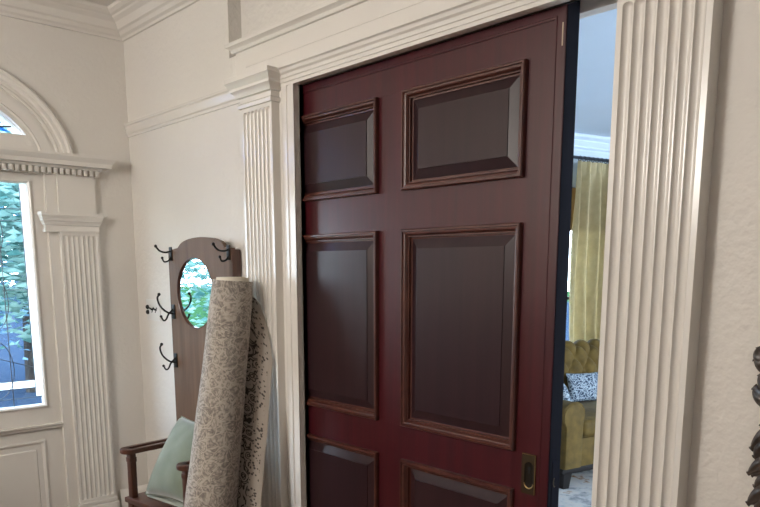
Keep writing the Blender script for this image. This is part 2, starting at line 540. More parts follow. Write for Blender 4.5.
def pilaster(tn, x0, x1, edge):
    bm = B(); fluted(bm, x0, x1, PY, WY - PY, .26, 2.156, 7, edge, .0125)
    o = struct(tn, bm, M['trim'], smooth=50)
    bm = B()
    sweep(bm, [(x0, WY, 2.155), (x0, PY, 2.155), (x1, PY, 2.155), (x1, WY, 2.155)], (0, 0, 1), cap_prof, side=-1)
    box(bm, x0 + .001, x1 - .001, PY + .001, WY, 2.155, 2.269)
    c = struct('capital', bm, M['trim'], o)
    bm = B()
    box(bm, x0 - .012, x1 + .012, PY - .014, WY, 0, .235, .003)
    box(bm, x0 - .006, x1 + .006, PY - .008, WY, .235, .261, .004)
    struct('plinth', bm, M['trim'], o)
    return o
pilaster('trim_3', -2.712, -2.494, .011)
pilaster('trim_4', -1.006, -.769, .013)

# casing of the left jamb, and of the hidden right one
bm = B()
prism(bm, [(-2.52, WY), (-2.52, CY + .012), (-2.470, CY + .012), (-2.468, CY + .004), (-2.456, CY), (-2.43, CY), (-2.428, CY + .004), (-2.416, CY + .004), (-2.414, CY + .001), (JL + .001, CY + .001), (JL, CY + .003), (JL, 1.790), (-2.52, 1.790)][::-1], 2, 0, OZ)
struct('trim_5', bm, M['trim'], smooth=20)
bm = B(); prism(bm, [(-.98, WY), (-.98, CY + .01), (JR, CY + .01), (JR, WY)], 2, 0, OZ); struct('trim_6', bm, M['trim'], smooth=20)
# header architrave
hp = [(0, 0), (0, .012), (-.004, .013), (-.004, .026), (-.008, .028), (-.008, .040), (-.016, .046), (-.020, .056), (-.028, .060), (-.028, .070), (-.004, .074), (.044, .074), (.044, 0)]
bm = B()
prism(bm, [(CY + a, OZ + b) for a, b in hp], 0, -2.465, -.94)
struct('trim_7', bm, M['trim'], smooth=25)
# frieze returns over the pilasters (board behind capitals)
bm = B()
box(bm, -2.775, -.72, CY - .004, WY, 2.272, 2.395)
box(bm, -2.70, -.80, CY - .006, CY - .003, 2.322, 2.326)
struct('trim_8', bm, M['trim'], smooth=0)
# shelf cornice
sp = [(0, 0), (.012, 0), (.015, .005), (.015, .012), (.022, .018), (.032, .022), (.034, .028), (.034, .036), (0, .036)]
bm = B()
sweep(bm, [(-2.775, RY, 2.389), (-2.775, CY - .004, 2.389), (-.72, CY - .004, 2.389), (-.72, RY, 2.389)], (0, 0, 1), sp, side=-1)
box(bm, -2.774, -.721, CY - .003, RY, 2.390, 2.4245)
struct('trim_9', bm, M['trim'], smooth=25)
# head track lining of the pocket
bm = B(); box(bm, JL, JR, 1.79, 1.88, 2.285, 2.30); struct('trim_10', bm, M['trim'], smooth=0)

# ------------------------------------------------------------------ sliding pocket door
door = thing('pocket_door', 'large dark mahogany six panel sliding door slid half into the white wall', 'door', (-1.89, DY, 0))
DX0, DX1, DZ0, DZ1, DT = -2.585, -1.2005, .006, 2.262, .060
cols = [(-2.458, -1.955), (-1.828, -1.325)]
rows = [(1.768, 2.092), (.944, 1.638), (.235, .820)]
bm = B()
yb = DY + DT
box(bm, DX0, cols[0][0], DY, yb, DZ0, DZ1)
box(bm, cols[1][1], DX1 - .0015, DY, yb, DZ0, DZ1)
zc = [DZ0] + [z for r in rows[::-1] for z in r] + [DZ1]
for i in range(0, len(zc), 2):
    box(bm, cols[0][0], cols[1][1], DY + .0006, yb, zc[i], zc[i + 1])
for z0, z1 in rows:
    box(bm, cols[0][1], cols[1][0], DY + .0010, yb, z0, z1)
obj('door_frame', bm, M['mahogany'], door, smooth=0, world=True)
# thin applied bead near the top and the leading edge
bm = B()
sweep(bm, [(DX0 + .002, DY, 2.177), (-1.238, DY, 2.177), (-1.238, DY, DZ0 + .01)], (0, -1, 0),
      [(0, -.002), (0, .0035), (.006, .0035), (.008, .0015), (.035, .0015), (.035, -.002)], side=1 if True else -1)
obj('edge_strip', bm, M['mahogany'], door, world=True)
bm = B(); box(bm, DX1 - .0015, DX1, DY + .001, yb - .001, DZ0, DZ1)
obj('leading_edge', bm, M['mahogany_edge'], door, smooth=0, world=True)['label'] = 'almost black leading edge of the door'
mp = [(0, -.003), (0, .013), (.003, .018), (.008, .018), (.010, .013), (.012, .013), (.017, .011), (.022, .004), (.023, .000), (.027, .000), (.028, -.010), (.036, -.012), (.036, -.02), (0, -.02)]
for ci, (x0, x1) in enumerate(cols):
    for ri, (z0, z1) in enumerate(rows):
        bm = B()
        e, fx = .028, .066
        a = [(x0 + e, z0 + e), (x1 - e, z0 + e), (x1 - e, z1 - e), (x0 + e, z1 - e)]
        b = [(x0 + fx, z0 + fx), (x1 - fx, z0 + fx), (x1 - fx, z1 - fx), (x0 + fx, z1 - fx)]
        yA, yS, yF = DY + .013, DY + .0015, DY - .0015
        q = [(y, l) for y, l in ((DY + .04, a), (yA, a), (yS, b), (yF, b))]
        vs = [[bm.verts.new((x, y, z)) for x, z in l] for y, l in q]
        for r1, r2 in zip(vs, vs[1:]):
            for i in range(4):
                bm.faces.new((r1[i], r1[(i + 1) % 4], r2[(i + 1) % 4], r2[i]))
        bm.faces.new(vs[-1]); bm.faces.new(vs[0][::-1])
        p = obj('panel', bm, M['panel_wood'], door, smooth=0, world=True)
        bm = B()
        sweep(bm, [(x0, DY, z0), (x1, DY, z0), (x1, DY, z1), (x0, DY, z1)], (0, -1, 0), mp, closed=True, side=1)
        obj('panel_moulding', bm, M['mould_wood'], p, smooth=25, world=True)
# flush pull
PX0, PX1, PZ0, PZ1 = -1.298, -1.246, .815, .943
bm = B()
pc, pz = -1.270, .876
def stadium(cx, cz, w, h, n):
    out = []
    for i in range(n):
        t = 2 * pi * i / n
        x, z = cos(t) * w, sin(t) * w
        out.append((cx + x, cz + z + (h - w if sin(t) > 1e-6 else -(h - w) if sin(t) < -1e-6 else 0)))
    return out
N_ = 40
inner = stadium(pc, pz, .0165, .042, N_)
outer = []
for x, z in inner:
    dx, dz = x - pc, z - pz
    k = min((abs((PX1 - pc if dx > 0 else PX0 - pc) / dx) if abs(dx) > 1e-6 else 9e9), (abs((PZ1 - pz if dz > 0 else PZ0 - pz) / dz) if abs(dz) > 1e-6 else 9e9))
    outer.append((pc + dx * k, pz + dz * k))
for tx, tz in ((PX0, PZ0), (PX1, PZ0), (PX1, PZ1), (PX0, PZ1)):
    i = min(range(N_), key=lambda j: (outer[j][0] - tx) ** 2 + (outer[j][1] - tz) ** 2)
    outer[i] = (tx, tz)
ring_prism(bm, outer, inner, 1, DY - .0028, DY - .0002)
pull = obj('flush_pull', bm, M['brass_dark'], door, smooth=30, world=True); pull['label'] = 'aged brass flush pull with keyhole'
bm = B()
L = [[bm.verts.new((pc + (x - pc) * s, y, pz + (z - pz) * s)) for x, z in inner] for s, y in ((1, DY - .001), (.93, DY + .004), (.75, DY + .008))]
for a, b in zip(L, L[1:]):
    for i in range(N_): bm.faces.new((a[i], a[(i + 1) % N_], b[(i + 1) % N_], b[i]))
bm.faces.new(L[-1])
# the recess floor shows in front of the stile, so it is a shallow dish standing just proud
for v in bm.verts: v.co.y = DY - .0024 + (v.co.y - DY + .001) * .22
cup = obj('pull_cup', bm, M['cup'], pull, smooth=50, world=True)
bm = B()
kh = [(pc + .0055 * cos(t), .897 + .0055 * sin(t)) for t in [radians(-60 + 300 * i / 14) for i in range(15)]] + [(pc - .0036, .880), (pc + .0036, .880)]
prism(bm, kh, 1, DY - .0016, DY - .0006)
obj('keyhole', bm, M['black'], pull, smooth=0, world=True)
bm = B()
tube(bm, [(pc + .0165 * cos(t), DY - .003, .876 - .0255 + .0165 * sin(t)) for t in [pi * 1.02 + pi * .96 * i / 12 for i in range(13)]], .0022, 8)
tube(bm, [(PX1 - .002, DY - .003, PZ0 + .002), (PX1 - .002, DY - .003, PZ1 - .002), (PX0 + .002, DY - .003, PZ1 - .002)], .0016, 6)  # brighter brass at the cup bottom and the plate's right and top edges
obj('pull_lip', bm, M['brass'], pull, world=True)['label'] = 'brighter lip of the brass pull'
# latch on the leading edge
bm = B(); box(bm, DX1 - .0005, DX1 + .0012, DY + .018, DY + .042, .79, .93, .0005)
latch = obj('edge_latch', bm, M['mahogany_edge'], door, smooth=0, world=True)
bm = B()
tube(bm, [(DX1 + .002, DY + .030 + .006 * cos(t), .862 + .014 * sin(t)) for t in [radians(100 + 200 * i / 12) for i in range(13)]], .0014, 6)
obj('latch_pull', bm, M['brass_dark'], latch, world=True)
# scar of bare wood near the top of the leading stile
bm = B(); box(bm, -1.2145, -1.2105, DY - .0022, DY + .0005, 2.105, 2.165, .0004)
obj('wood_scar', bm, M['tape'], door, smooth=0, world=True)['label'] = 'pale bare scar on the door stile near the top'

# ------------------------------------------------------------------ front door, casing, entablature, fanlight
bm = B()
GY0, GY1, GZ0, GZ1 = .47, 1.25, .79, 1.94
dx0, dx1 = XF - .06, XF - .012
box(bm, dx0, dx1, DO0, DO1, 0, GZ0); box(bm, dx0, dx1, DO0, DO1, GZ1, DOT)
box(bm, dx0, dx1, DO0, GY0, GZ0, GZ1); box(bm, dx0, dx1, GY1, DO1, GZ0, GZ1)
fd = struct('door_1', bm, M['trim'], smooth=0)
gb = [(0, 0), (0, .008), (.006, .010), (.012, .006), (.016, -.004), (.016, -.03), (0, -.03)]
bm = B(); sweep(bm, [(dx1, GY0, GZ0), (dx1, GY1, GZ0), (dx1, GY1, GZ1), (dx1, GY0, GZ1)], (1, 0, 0), gb, closed=True, side=1)
struct('glazing_bead', bm, M['trim'], fd)
gx = dx1 - .026
bm = B(); box(bm, gx - .002, gx + .002, GY0 + .042, GY1 - .042, GZ0 + .145, GZ1 - .02); struct('glass_pane', bm, M['glass'], fd, smooth=0)
bm = B()
box(bm, gx - .002, gx + .002, GY1 - .042, GY1 - .002, GZ0 + .06, GZ1 - .015)
box(bm, gx - .002, gx + .002, GY0 + .002, GY0 + .042, GZ0 + .06, GZ1 - .015)
box(bm, gx - .002, gx + .002, GY0 + .042, GY1 - .042, GZ0 + .105, GZ0 + .145)
struct('bevelled_border', bm, M['frost'], fd, smooth=0)
bm = B(); box(bm, gx - .002, gx + .002, GY0 + .042, GY1 - .042, GZ0 + .01, GZ0 + .105); struct('glass_pane', bm, M['glass'], fd, smooth=0)
bm = B()
def came(pts, r=.0028): tube(bm, [(gx + .002, y, z) for y, z in pts], r, 6)
yc = (GY0 + GY1) / 2
for s in (-1, 1):
    came([(yc + s * (yc - GY0 - .044), GZ0 + .1), (yc + s * (yc - GY0 - .044), GZ1 - .02)])
    came([(yc + s * .235, GZ0 + .01), (yc + s * .235, GZ1 - .02)], .0022)
    for k in range(3):
        cz = 1.68 - .34 * k
        came([(yc + s * (.16 + .09 * cos(t)), cz + .15 * sin(t)) for t in [radians(-100 + 200 * i / 20) for i in range(21)]], .0022)
    came([(yc + s * .385, 1.40), (yc + s * .23, 1.40)], .002)
for z in (GZ0 + .145, GZ0 + .105, 1.80, 1.74): came([(GY0 + .042, z), (GY1 - .042, z)], .0026 if z < 1.2 else .0018)
came([(GY0 + .042, 1.0 + 0), (yc, 1.12), (GY1 - .042, 1.0)], .002)
came([(GY0 + .01, GZ0 + .055), (GY1 - .01, GZ0 + .055)], .002)
struct('lead_came', bm, M['lead'], fd)
bm = B()
sweep(bm, [(dx1, DO0 + .01, .668), (dx1, DO1 + .0, .668)], (0, 0, 1), [(0, 0), (.008, .002), (.016, .008), (.018, .018), (.026, .022), (.028, .030), (0, .032)], side=-1)
struct('lock_rail', bm, M['trim'], fd)
bm = B()
pf = [(0, -.004), (0, .006), (.008, .009), (.014, .006), (.022, -.002), (.04, -.004), (.05, .004), (.06, .004), (.06, -.008), (0, -.008)]
sweep(bm, [(dx1, .50, .12), (dx1, 1.225, .12), (dx1, 1.225, .615), (dx1, .50, .615)], (1, 0, 0), pf, closed=True, side=1)
box(bm, dx1 - .004, dx1 + .003, .56, 1.165, .18, .555)
struct('lower_panel', bm, M['trim'], fd)

# casing boards beside the front door
bm = B()
for y0, y1 in ((1.315, 1.563), (.157, .405)):
    box(bm, XF - .02, XF + .012, y0, y1, 0, 2.00)
struct('trim_11', bm, M['trim'], smooth=0)
# fluted pilasters of the front door, built facing -y then turned to face +x
def front_pilaster(tn, y0, y1):
    T = Matrix(((0, -1, 0, 0), (1, 0, 0, 0), (0, 0, 1, 0), (0, 0, 0, 1)))   # (x,y,z)->(-y,x,z)
    def put(bm): bmesh.ops.transform(bm, matrix=T, verts=bm.verts)
    fy = -(XF + .034)
    bm = B(); fluted(bm, y0, y1, fy, .034, .24, 1.692, 7, .010, .006); put(bm)
    o = struct(tn, bm, M['trim'], smooth=50)
    bm = B()
    cp = [(a * .5, b * .86) for a, b in cap_prof]
    ya, yb_ = (y0 - .07, y1) if y1 > 1 else (y0, y1 + .07)
    sweep(bm, [(ya, fy + .034, 1.69), (ya, fy, 1.69), (yb_, fy, 1.69), (yb_, fy + .034, 1.69)], (0, 0, 1), cp, side=-1)
    box(bm, ya + .001, yb_ - .001, fy + .001, fy + .034, 1.69, 1.788); put(bm)
    struct('capital', bm, M['trim'], o)
    bm = B(); box(bm, y0 - .014, y1 + .014, fy - .016, fy + .034, 0, .216, .003); box(bm, y0 - .007, y1 + .007, fy - .009, fy + .034, .216, .241, .004); put(bm)
    struct('plinth', bm, M['trim'], o)
    bm = B(); box(bm, y0 + .005, y1 - .003, fy + .008, fy + .034, 1.786, 1.976); put(bm)
    struct('frieze_block', bm, M['trim'], o, smooth=0)
front_pilaster('trim_12', 1.366, 1.563)
front_pilaster('trim_13', .157, .354)
# entablature with dentils
bm = B()
ep = [(0, 0), (.028, 0), (.028, .022), (.04, .024), (.046, .034), (.084, .036), (.086, .056), (.094, .064), (.104, .078), (.106, .090), (0, .090)]
ep = [(0, 0), (.016, 0), (.016, .022), (.03, .024), (.034, .034), (.070, .036), (.072, .056), (.080, .064), (.090, .078), (.092, .090), (0, .090)]
sweep(bm, [(XF - .02, .155, 1.985), (XF + .012, .155, 1.985), (XF + .012, 1.565, 1.985), (XF - .02, 1.565, 1.985)], (0, 0, 1), ep, side=-1)
box(bm, XF - .02, XF + .0125, .156, 1.564, 1.986, 2.0745)
en = struct('trim_14', bm, M['trim'], smooth=25)
bm = B()
k = 0
y = .15
while y < 1.575:
    box(bm, XF + .012, XF + .052, y, y + .016, 1.979, 2.006); y += .030
box(bm, XF, XF + .026, .15, 1.572, 1.975, 1.9845)
struct('dentil_row', bm, M['trim'], en, smooth=0)
# arch mouldings
def arch(a, b, prof, tn):
    e = ellipse(AY, AZ, a, b, 49, .06, pi - .06, True)
    bm = B(); sweep(bm, [(XF, y, z) for y, z in e], (1, 0, 0), prof, side=-1)
    return struct(tn, bm, M['trim'], smooth=25)
arch(.53, .405, [(0, 0), (0, .010), (.008, .014), (.016, .010), (.030, .010), (.036, .018), (.052, .020), (.060, .030), (.072, .030), (.080, .018), (.080, 0)], 'trim_15')
arch(.452, .330, [(0, 0), (0, .006), (.006, .010), (.012, .006), (.06, .006), (.06, 0)], 'trim_16')
# fanlight
bm = B()
n = len(arc)
ins = [(AY + (y - AY) * .985, FZ + .004 + (z - FZ) * .965) for y, z in arc]
ring_prism(bm, arc, ins, 0, XF - .07, XF - .03)
fan = struct('window_2', bm, M['trim'], smooth=25)
bm = B(); prism(bm, ins, 0, XF - .052, XF - .048); struct('glass_pane', bm, M['glass'], fan, smooth=0)
bm = B()
for t in (35, 65, 90, 115, 145):
    t = radians(t)
    tube(bm, [(XF - .047, AY + .12 * cos(t), FZ + .01), (XF - .047, AY + FA * .95 * cos(t), AZ + FB * .93 * sin(t) + .01)], .004, 6)
struct('lead_came', bm, M['lead'], fan)
bm = B(); prism(bm, [(AY - .33, FZ + .014), (AY + .325, FZ + .014), (AY + .20, FZ + .085), (AY, FZ + .11), (AY - .2, FZ + .085)], 0, XF - .047, XF - .044)
struct('blue_pane', bm, M['blue_glass'], fan, smooth=0)

# ------------------------------------------------------------------ switch plate
sw = thing('switch_plate', 'small white wall plate with dark toggles left of the hall stand', 'switch', (-3.735, WY, 1.285))
bm = B(); box(bm, -3.815, -3.655, WY - .006, WY, 1.228, 1.342, .002); obj('plate', bm, M['plate'], sw, world=True)
for z in (1.30, 1.272):
    bm = B(); ball(bm, (-3.79, WY - .010, z), .0125, 1, .8, 1); obj('knob', bm, M['iron'], sw, world=True)
for x in (-3.735, -3.695):
    bm = B()
    tube(bm, [(x, WY - .004, 1.287), (x, WY - .014, 1.289), (x + .002, WY - .026, 1.298)], [.006, .005, .004], 8)
    tube(bm, [(x - .012, WY - .0065, 1.272), (x + .012, WY - .0065, 1.300)], .0025, 6)
    obj('toggle', bm, M['iron'], sw, world=True)

# ------------------------------------------------------------------ hall stand (local: x = along board, -y = forward)
TH = radians(8)
ht_o = (-2.825, 1.72)
ht = thing('hall_stand', 'oak hall stand bench with oval mirror and black coat hooks against white wall', 'hall stand', (ht_o[0], ht_o[1], 0), TH)
HW = .474
# the backboard, with an arched top and an oval hole
mc, mz, ma_, mb_ = -.278, 1.392, .139, .166
n = 96
inn = ellipse(mc, mz, ma_, mb_, n)
def outline(px, pz):
    pass
poly = [(-HW, .10), (-.004, .10), (-.004, 1.596), (-.052, 1.600)]
poly += [(-.222 + .168 * cos(t), 1.602 + .046 * sin(t)) for t in [pi * i / 24 for i in range(1, 24)]]
poly += [(-.398, 1.602), (-HW + .004, 1.592), (-HW, 1.585)]
def ray_out(u, v):
    best = None
    for (x0, z0), (x1, z1) in zip(poly, poly[1:] + poly[:1]):
        ex, ez = x1 - x0, z1 - z0
        den = u * ez - v * ex
        if abs(den) < 1e-9: continue
        s = ((x0 - mc) * ez - (z0 - mz) * ex) / den
        w = ((x0 - mc) * v - (z0 - mz) * u) / den
        if s > 0 and -1e-6 <= w <= 1 + 1e-6 and (best is None or s < best): best = s
    return (mc + u * best, mz + v * best)
outp = []
for x, z in inn:
    l = math.hypot(x - mc, z - mz)
    outp.append(ray_out((x - mc) / l, (z - mz) / l))
for px, pz in ((-HW, .10), (-.004, .10), (-.004, 1.596), (-.052, 1.600), (-.398, 1.602), (-HW, 1.585)):
    i = min(range(n), key=lambda j: (outp[j][0] - px) ** 2 + (outp[j][1] - pz) ** 2)
    outp[i] = (px, pz)
bm = B(); ring_prism(bm, outp, inn, 1, 0, .022)
back = obj('backboard', bm, M['tree_wood'], ht, smooth=30)
bm = B()
box(bm, -.022, .0, .0, .050, .02, 1.590, .002)
box(bm, -HW - .001, -HW + .02, .0222, .050, .02, 1.578, .002)
obj('side_panel', bm, M['tree_dark'], ht)['label'] = 'reddish brown side boards of the hall stand'
bm = B()
sweep(bm, [(x, 0, z) for x, z in ellipse(mc, mz, ma_ + .001, mb_ + .001, 64)], (0, -1, 0), [(0, -.012), (0, .001), (-.003, .002), (-.005, .0005), (-.006, -.012)], closed=True, side=-1)
obj('mirror_rim', bm, M['tree_dark'], back)
bm = B(); prism(bm, ellipse(mc, mz, ma_ + .004, mb_ + .004, 64), 1, .008, .014)
obj('mirror', bm, M['mirror'], ht, smooth=0)['label'] = 'oval mirror reflecting the bright front door glass'
# hooks
def hook(x, z):
    bm = B()
    box(bm, x - .011, x + .011, -.005, .0005, z - .045, z + .02, .002)
    tube(bm, spline([(x, -.003, z), (x, -.03, z - .006), (x, -.062, z + .000), (x, -.082, z + .020)], 12), [.0045] * 10 + [.0045, .004], 8)
    ball(bm, (x, -.083, z + .022), .0075, seg=10)
    tube(bm, spline([(x, -.003, z - .03), (x, -.018, z - .046), (x, -.040, z - .05), (x, -.050, z - .034)], 12), .004, 8)
    ball(bm, (x, -.050, z - .032), .0065, seg=10)
    return obj('coat_hook', bm, M['iron'], ht)
def curl_hook(x, z):
    bm = B()
    box(bm, x - .013, x + .013, -.005, .0005, z - .035, z + .035, .002)
    tube(bm, spline([(x, -.003, z - .01), (x, -.04, z + .0), (x, -.075, z + .03), (x, -.088, z + .065), (x, -.080, z + .082)], 16), .0046, 8)
    ball(bm, (x, -.078, z + .085), .0078, seg=10)
    tube(bm, spline([(x, -.003, z + .012), (x, -.030, z - .01), (x, -.045, z - .035), (x, -.06, z - .04), (x, -.072, z - .022)], 14), .0042, 8)
    ball(bm, (x, -.073, z - .020), .0066, seg=10)
    return obj('coat_hook', bm, M['iron'], ht)
for x in (-.452, -.022): hook(x, 1.588)
for x in (-.452, -.022):
    curl_hook(x, 1.300); curl_hook(x, 1.062)
# seat
SZ = .445
bm = B(); box(bm, -HW + .025, .05, -.325, 0, SZ - .025, SZ, .004); obj('seat', bm, M['tree_dark'], ht)
bm = B(); box(bm, -HW + .075, -.001, -.312, -.294, .30, SZ - .025); box(bm, -HW + .045, -HW + .06, -.282, -.001, .30, SZ - .025); box(bm, .012, .028, -.282, -.001, .30, SZ - .025)
obj('apron', bm, M['tree_dark'], ht)
for x in (-HW + .060, .014):
    bm = B(); box(bm, x - .02, x + .02, -.318, -.280, 0, SZ - .02, .003); obj('leg', bm, M['tree_dark'], ht)
    bm = B()
    box(bm, x - .017, x + .017, -.313, -.283, SZ - .002, .660, .003)
    box(bm, x - .019, x + .019, -.316, -.280, .615, .640, .004)
    obj('arm_post', bm, M['tree_dark'], ht)
def arm(xc):
    bm = B()
    y0, y1, w = -.345, -.002, .043
    out, inn_ = [], []
    k = 40
    for i in range(k):
        t = 2 * pi * i / k
        c, s = cos(t), sin(t)
        yy = -.19 + (.155 * (1 if s > 0 else -1) if abs(s) > 1e-6 else 0)
        out.append((xc + w * c, max(y0, min(y1, (-.302 + w * s) if s < 0 else (y1 if s > .0 else -.19)))))
        inn_.append((xc + w * .34 * c, (-.285 + w * .34 * s) if s < 0 else (-.045 + w * .34 * s if s > 0 else -.19)))
    ring_prism(bm, out, inn_, 2, .660, .682)
    bmesh.ops.bevel(bm, geom=[e for e in bm.edges if abs(e.verts[0].co.z - e.verts[1].co.z) < 1e-6 and len(e.link_faces) == 2 and abs(e.link_faces[0].normal.dot(e.link_faces[1].normal)) < .5], offset=.003, segments=2, affect='EDGES')
    obj('arm_rest', bm, M['tree_dark'], ht)
arm(-HW + .055); arm(.020)

Rht = Matrix.Rotation(TH, 4, 'Z')
def htw(x, y, z):
    p = Rht @ Vector((x, y, z)); return (p.x + ht_o[0], p.y + ht_o[1], p.z)
# pale seat pad
pad = thing('seat_pad', 'thin pale green pad lying on hall stand seat under the pillow', 'pad', htw(-.23, -.16, SZ), TH)
bm = B(); box(bm, -.14, .20, -.098, .13, .0, .016, .005); obj('pad_cover', bm, M['pad'], pad)

def pillow_bm(w, h, t, n=28, pinch=.10):
    bm = B()
    G = {}
    for s in (1, -1):
        for i in range(n + 1):
            for j in range(n + 1):
                u, v = 2 * i / n - 1, 2 * j / n - 1
                edge = i in (0, n) or j in (0, n)
                if edge and s == -1: G[s, i, j] = G[1, i, j]; continue
                x = w / 2 * u * (1 - pinch * (1 - v * v) * abs(u) ** 3)
                z = h / 2 * v * (1 - pinch * (1 - u * u) * abs(v) ** 3)
                d = t / 2 * ((1 - u ** 2) * (1 - v ** 2)) ** .42
                d += .004 * noise.noise(Vector((x * 14, z * 14, s * 3.1))) * (1 if not edge else 0)
                G[s, i, j] = bm.verts.new((x, -d * s, z))
    for s in (1, -1):
        for i in range(n):
            for j in range(n):
                q = [G[s, i, j], G[s, i + 1, j], G[s, i + 1, j + 1], G[s, i, j + 1]]
                bm.faces.new(q if s == 1 else q[::-1])
    return bm
def piping(bm, w, h, r, pinch=.10):
    pts = []
    for k in range(80):
        q = k / 80 * 4
        sgm = int(q); f = (q - sgm) * 2 - 1
        u, v = ((f, -1), (1, f), (-f, 1), (-1, -f))[sgm]
        pts.append((w / 2 * u * (1 - pinch * (1 - v * v)), 0, h / 2 * v * (1 - pinch * (1 - u * u))))
    pts.append(pts[0])
    tube(bm, pts, r, 6)
    return bm
gp = thing('throw_pillow', 'sage green velvet pillow leaning on the hall stand behind the rolled rug', 'pillow', htw(-.140, -.172, SZ + .02), TH)
T = Matrix.Translation((0, 0, .172)) @ Matrix.Rotation(radians(-33), 4, 'X')
bm = pillow_bm(.40, .40, .18); bmesh.ops.transform(bm, matrix=T, verts=bm.verts); obj('cover', bm, M['green_velvet'], gp, smooth=80)
bm = piping(B(), .40, .40, .0035); bmesh.ops.transform(bm, matrix=T, verts=bm.verts); obj('piping', bm, M['green_velvet'], gp)

# ------------------------------------------------------------------ rolled rug leaning on the pilaster
RT, RB = Vector((-2.655, 1.612, 1.437)), Vector((-2.458, 1.262, 0.002))
def rug():
    th_ = .006
    e1 = Vector((.68, .733, 0)).normalized(); e2 = Vector((.733, -.68, 0)).normalized()
    nv = 56
    bm = B(); uv = bm.loops.layers.uv.new('UVMap')
    def section(f):
        """polyline of (a along e1, b along e2, arc coordinate) from the inside out; f 0 = top"""
        r = .087 + .027 * min(1, f * 1.45) ** .8 + .003 * noise.noise(Vector((f * 6, 0, 0)))
        pts = []
        turns = 3.4
        m = 110
        tend = -pi / 2 - .30         # leaves the roll at its back
        for i in range(m + 1):
            q = i / m
            ang = tend + (1 - q) * turns * 2 * pi
            rr = r * (.40 + .60 * q)
            pts.append((rr * cos(ang), rr * sin(ang)))
        wob = max(0, min(1, (f - .012) / .16))
        ext = .026 + .066 * (wob ** .7) - .014 * max(0, f - .35)
        p0 = pts[-1]
        for i in range(1, 15):
            q = i / 14
            a = p0[0] + (r * 1.0 + ext - p0[0]) * q
            b = p0[1] * (1 - q) ** 1.6 + (-.030) * q + .0 - r * .22 * sin(pi * q) * .6
            pts.append((a, b))
        # arc length back from the outer end
        L = [0]
        for a, b in zip(pts, pts[1:]): L.append(L[-1] + math.hypot(a[0] - b[0], a[1] - b[1]))
        return pts, [l - L[-1] for l in L]
    rows_ = []
    for k in range(nv + 1):
        f = k / nv
        c = RT.lerp(RB, f)
        pts, L = section(f)
        n_ = len(pts)
        rowA, rowB = [], []
        for i, (a, b) in enumerate(pts):
            p, q = pts[max(i - 1, 0)], pts[min(i + 1, n_ - 1)]
            tx, ty = q[0] - p[0], q[1] - p[1]
            l = math.hypot(tx, ty) or 1
            nx, ny = -ty / l * th_ / 2, tx / l * th_ / 2
            drop = 0
            if i > n_ - 15:                     # the loose end has slipped down a little
                qq = (i - (n_ - 15)) / 14
                drop = -.030 * qq * (1 - f) - .055 * qq ** 3 * (1 - f)
            w = e1 * a + e2 * b
            q_ = min(1, i / 110)
            zz = Vector((0, 0, drop + .034 * (1 - q_ ** 5) * max(0, 1 - f * 6)))
            rowA.append((c + w + e1 * nx + e2 * ny + zz, L[i]))
            rowB.append((c + w - e1 * nx - e2 * ny + zz, L[i]))
        rows_.append((rowA, rowB))
    vA = [[bm.verts.new(p) for p, _ in r[0]] for r in rows_]
    vB = [[bm.verts.new(p) for p, _ in r[1]] for r in rows_]
    H = (RT - RB).length
    n_ = len(vA[0])
    def face(vs, uvs, mi):
        try: f_ = bm.faces.new(vs)
        except ValueError: return
        f_.material_index = mi
        for lp, u in zip(f_.loops, uvs): lp[uv].uv = u
    for k in range(nv):
        v0, v1 = k / nv * H, (k + 1) / nv * H
        for i in range(n_ - 1):
            u0, u1 = rows_[k][0][i][1], rows_[k][0][i + 1][1]
            U = [(u0, v0), (u1, v0), (u1, v1), (u0, v1)]
            mi = 1 if i < 76 else 0
            face((vA[k][i], vA[k][i + 1], vA[k + 1][i + 1], vA[k + 1][i]), U, mi)
            face((vB[k][i + 1], vB[k][i], vB[k + 1][i], vB[k + 1][i + 1]), [U[1], U[0], U[3], U[2]], mi)
        for i in (0, n_ - 1):
            face((vA[k][i], vA[k + 1][i], vB[k + 1][i], vB[k][i]), [(0, v0)] * 4, 1)
    for k in (0, nv):
        for i in range(n_ - 1):
            face((vA[k][i], vB[k][i], vB[k][i + 1], vA[k][i + 1]), [(0, 0)] * 4, 1)
    o = obj('rolled_rug', bm, M['rug'], None, smooth=60)
    o.data.materials.append(M['rug_back'])
    tag(o, 'rolled grey beige patterned rug standing on end against the left fluted pilaster', 'rug')
rug()

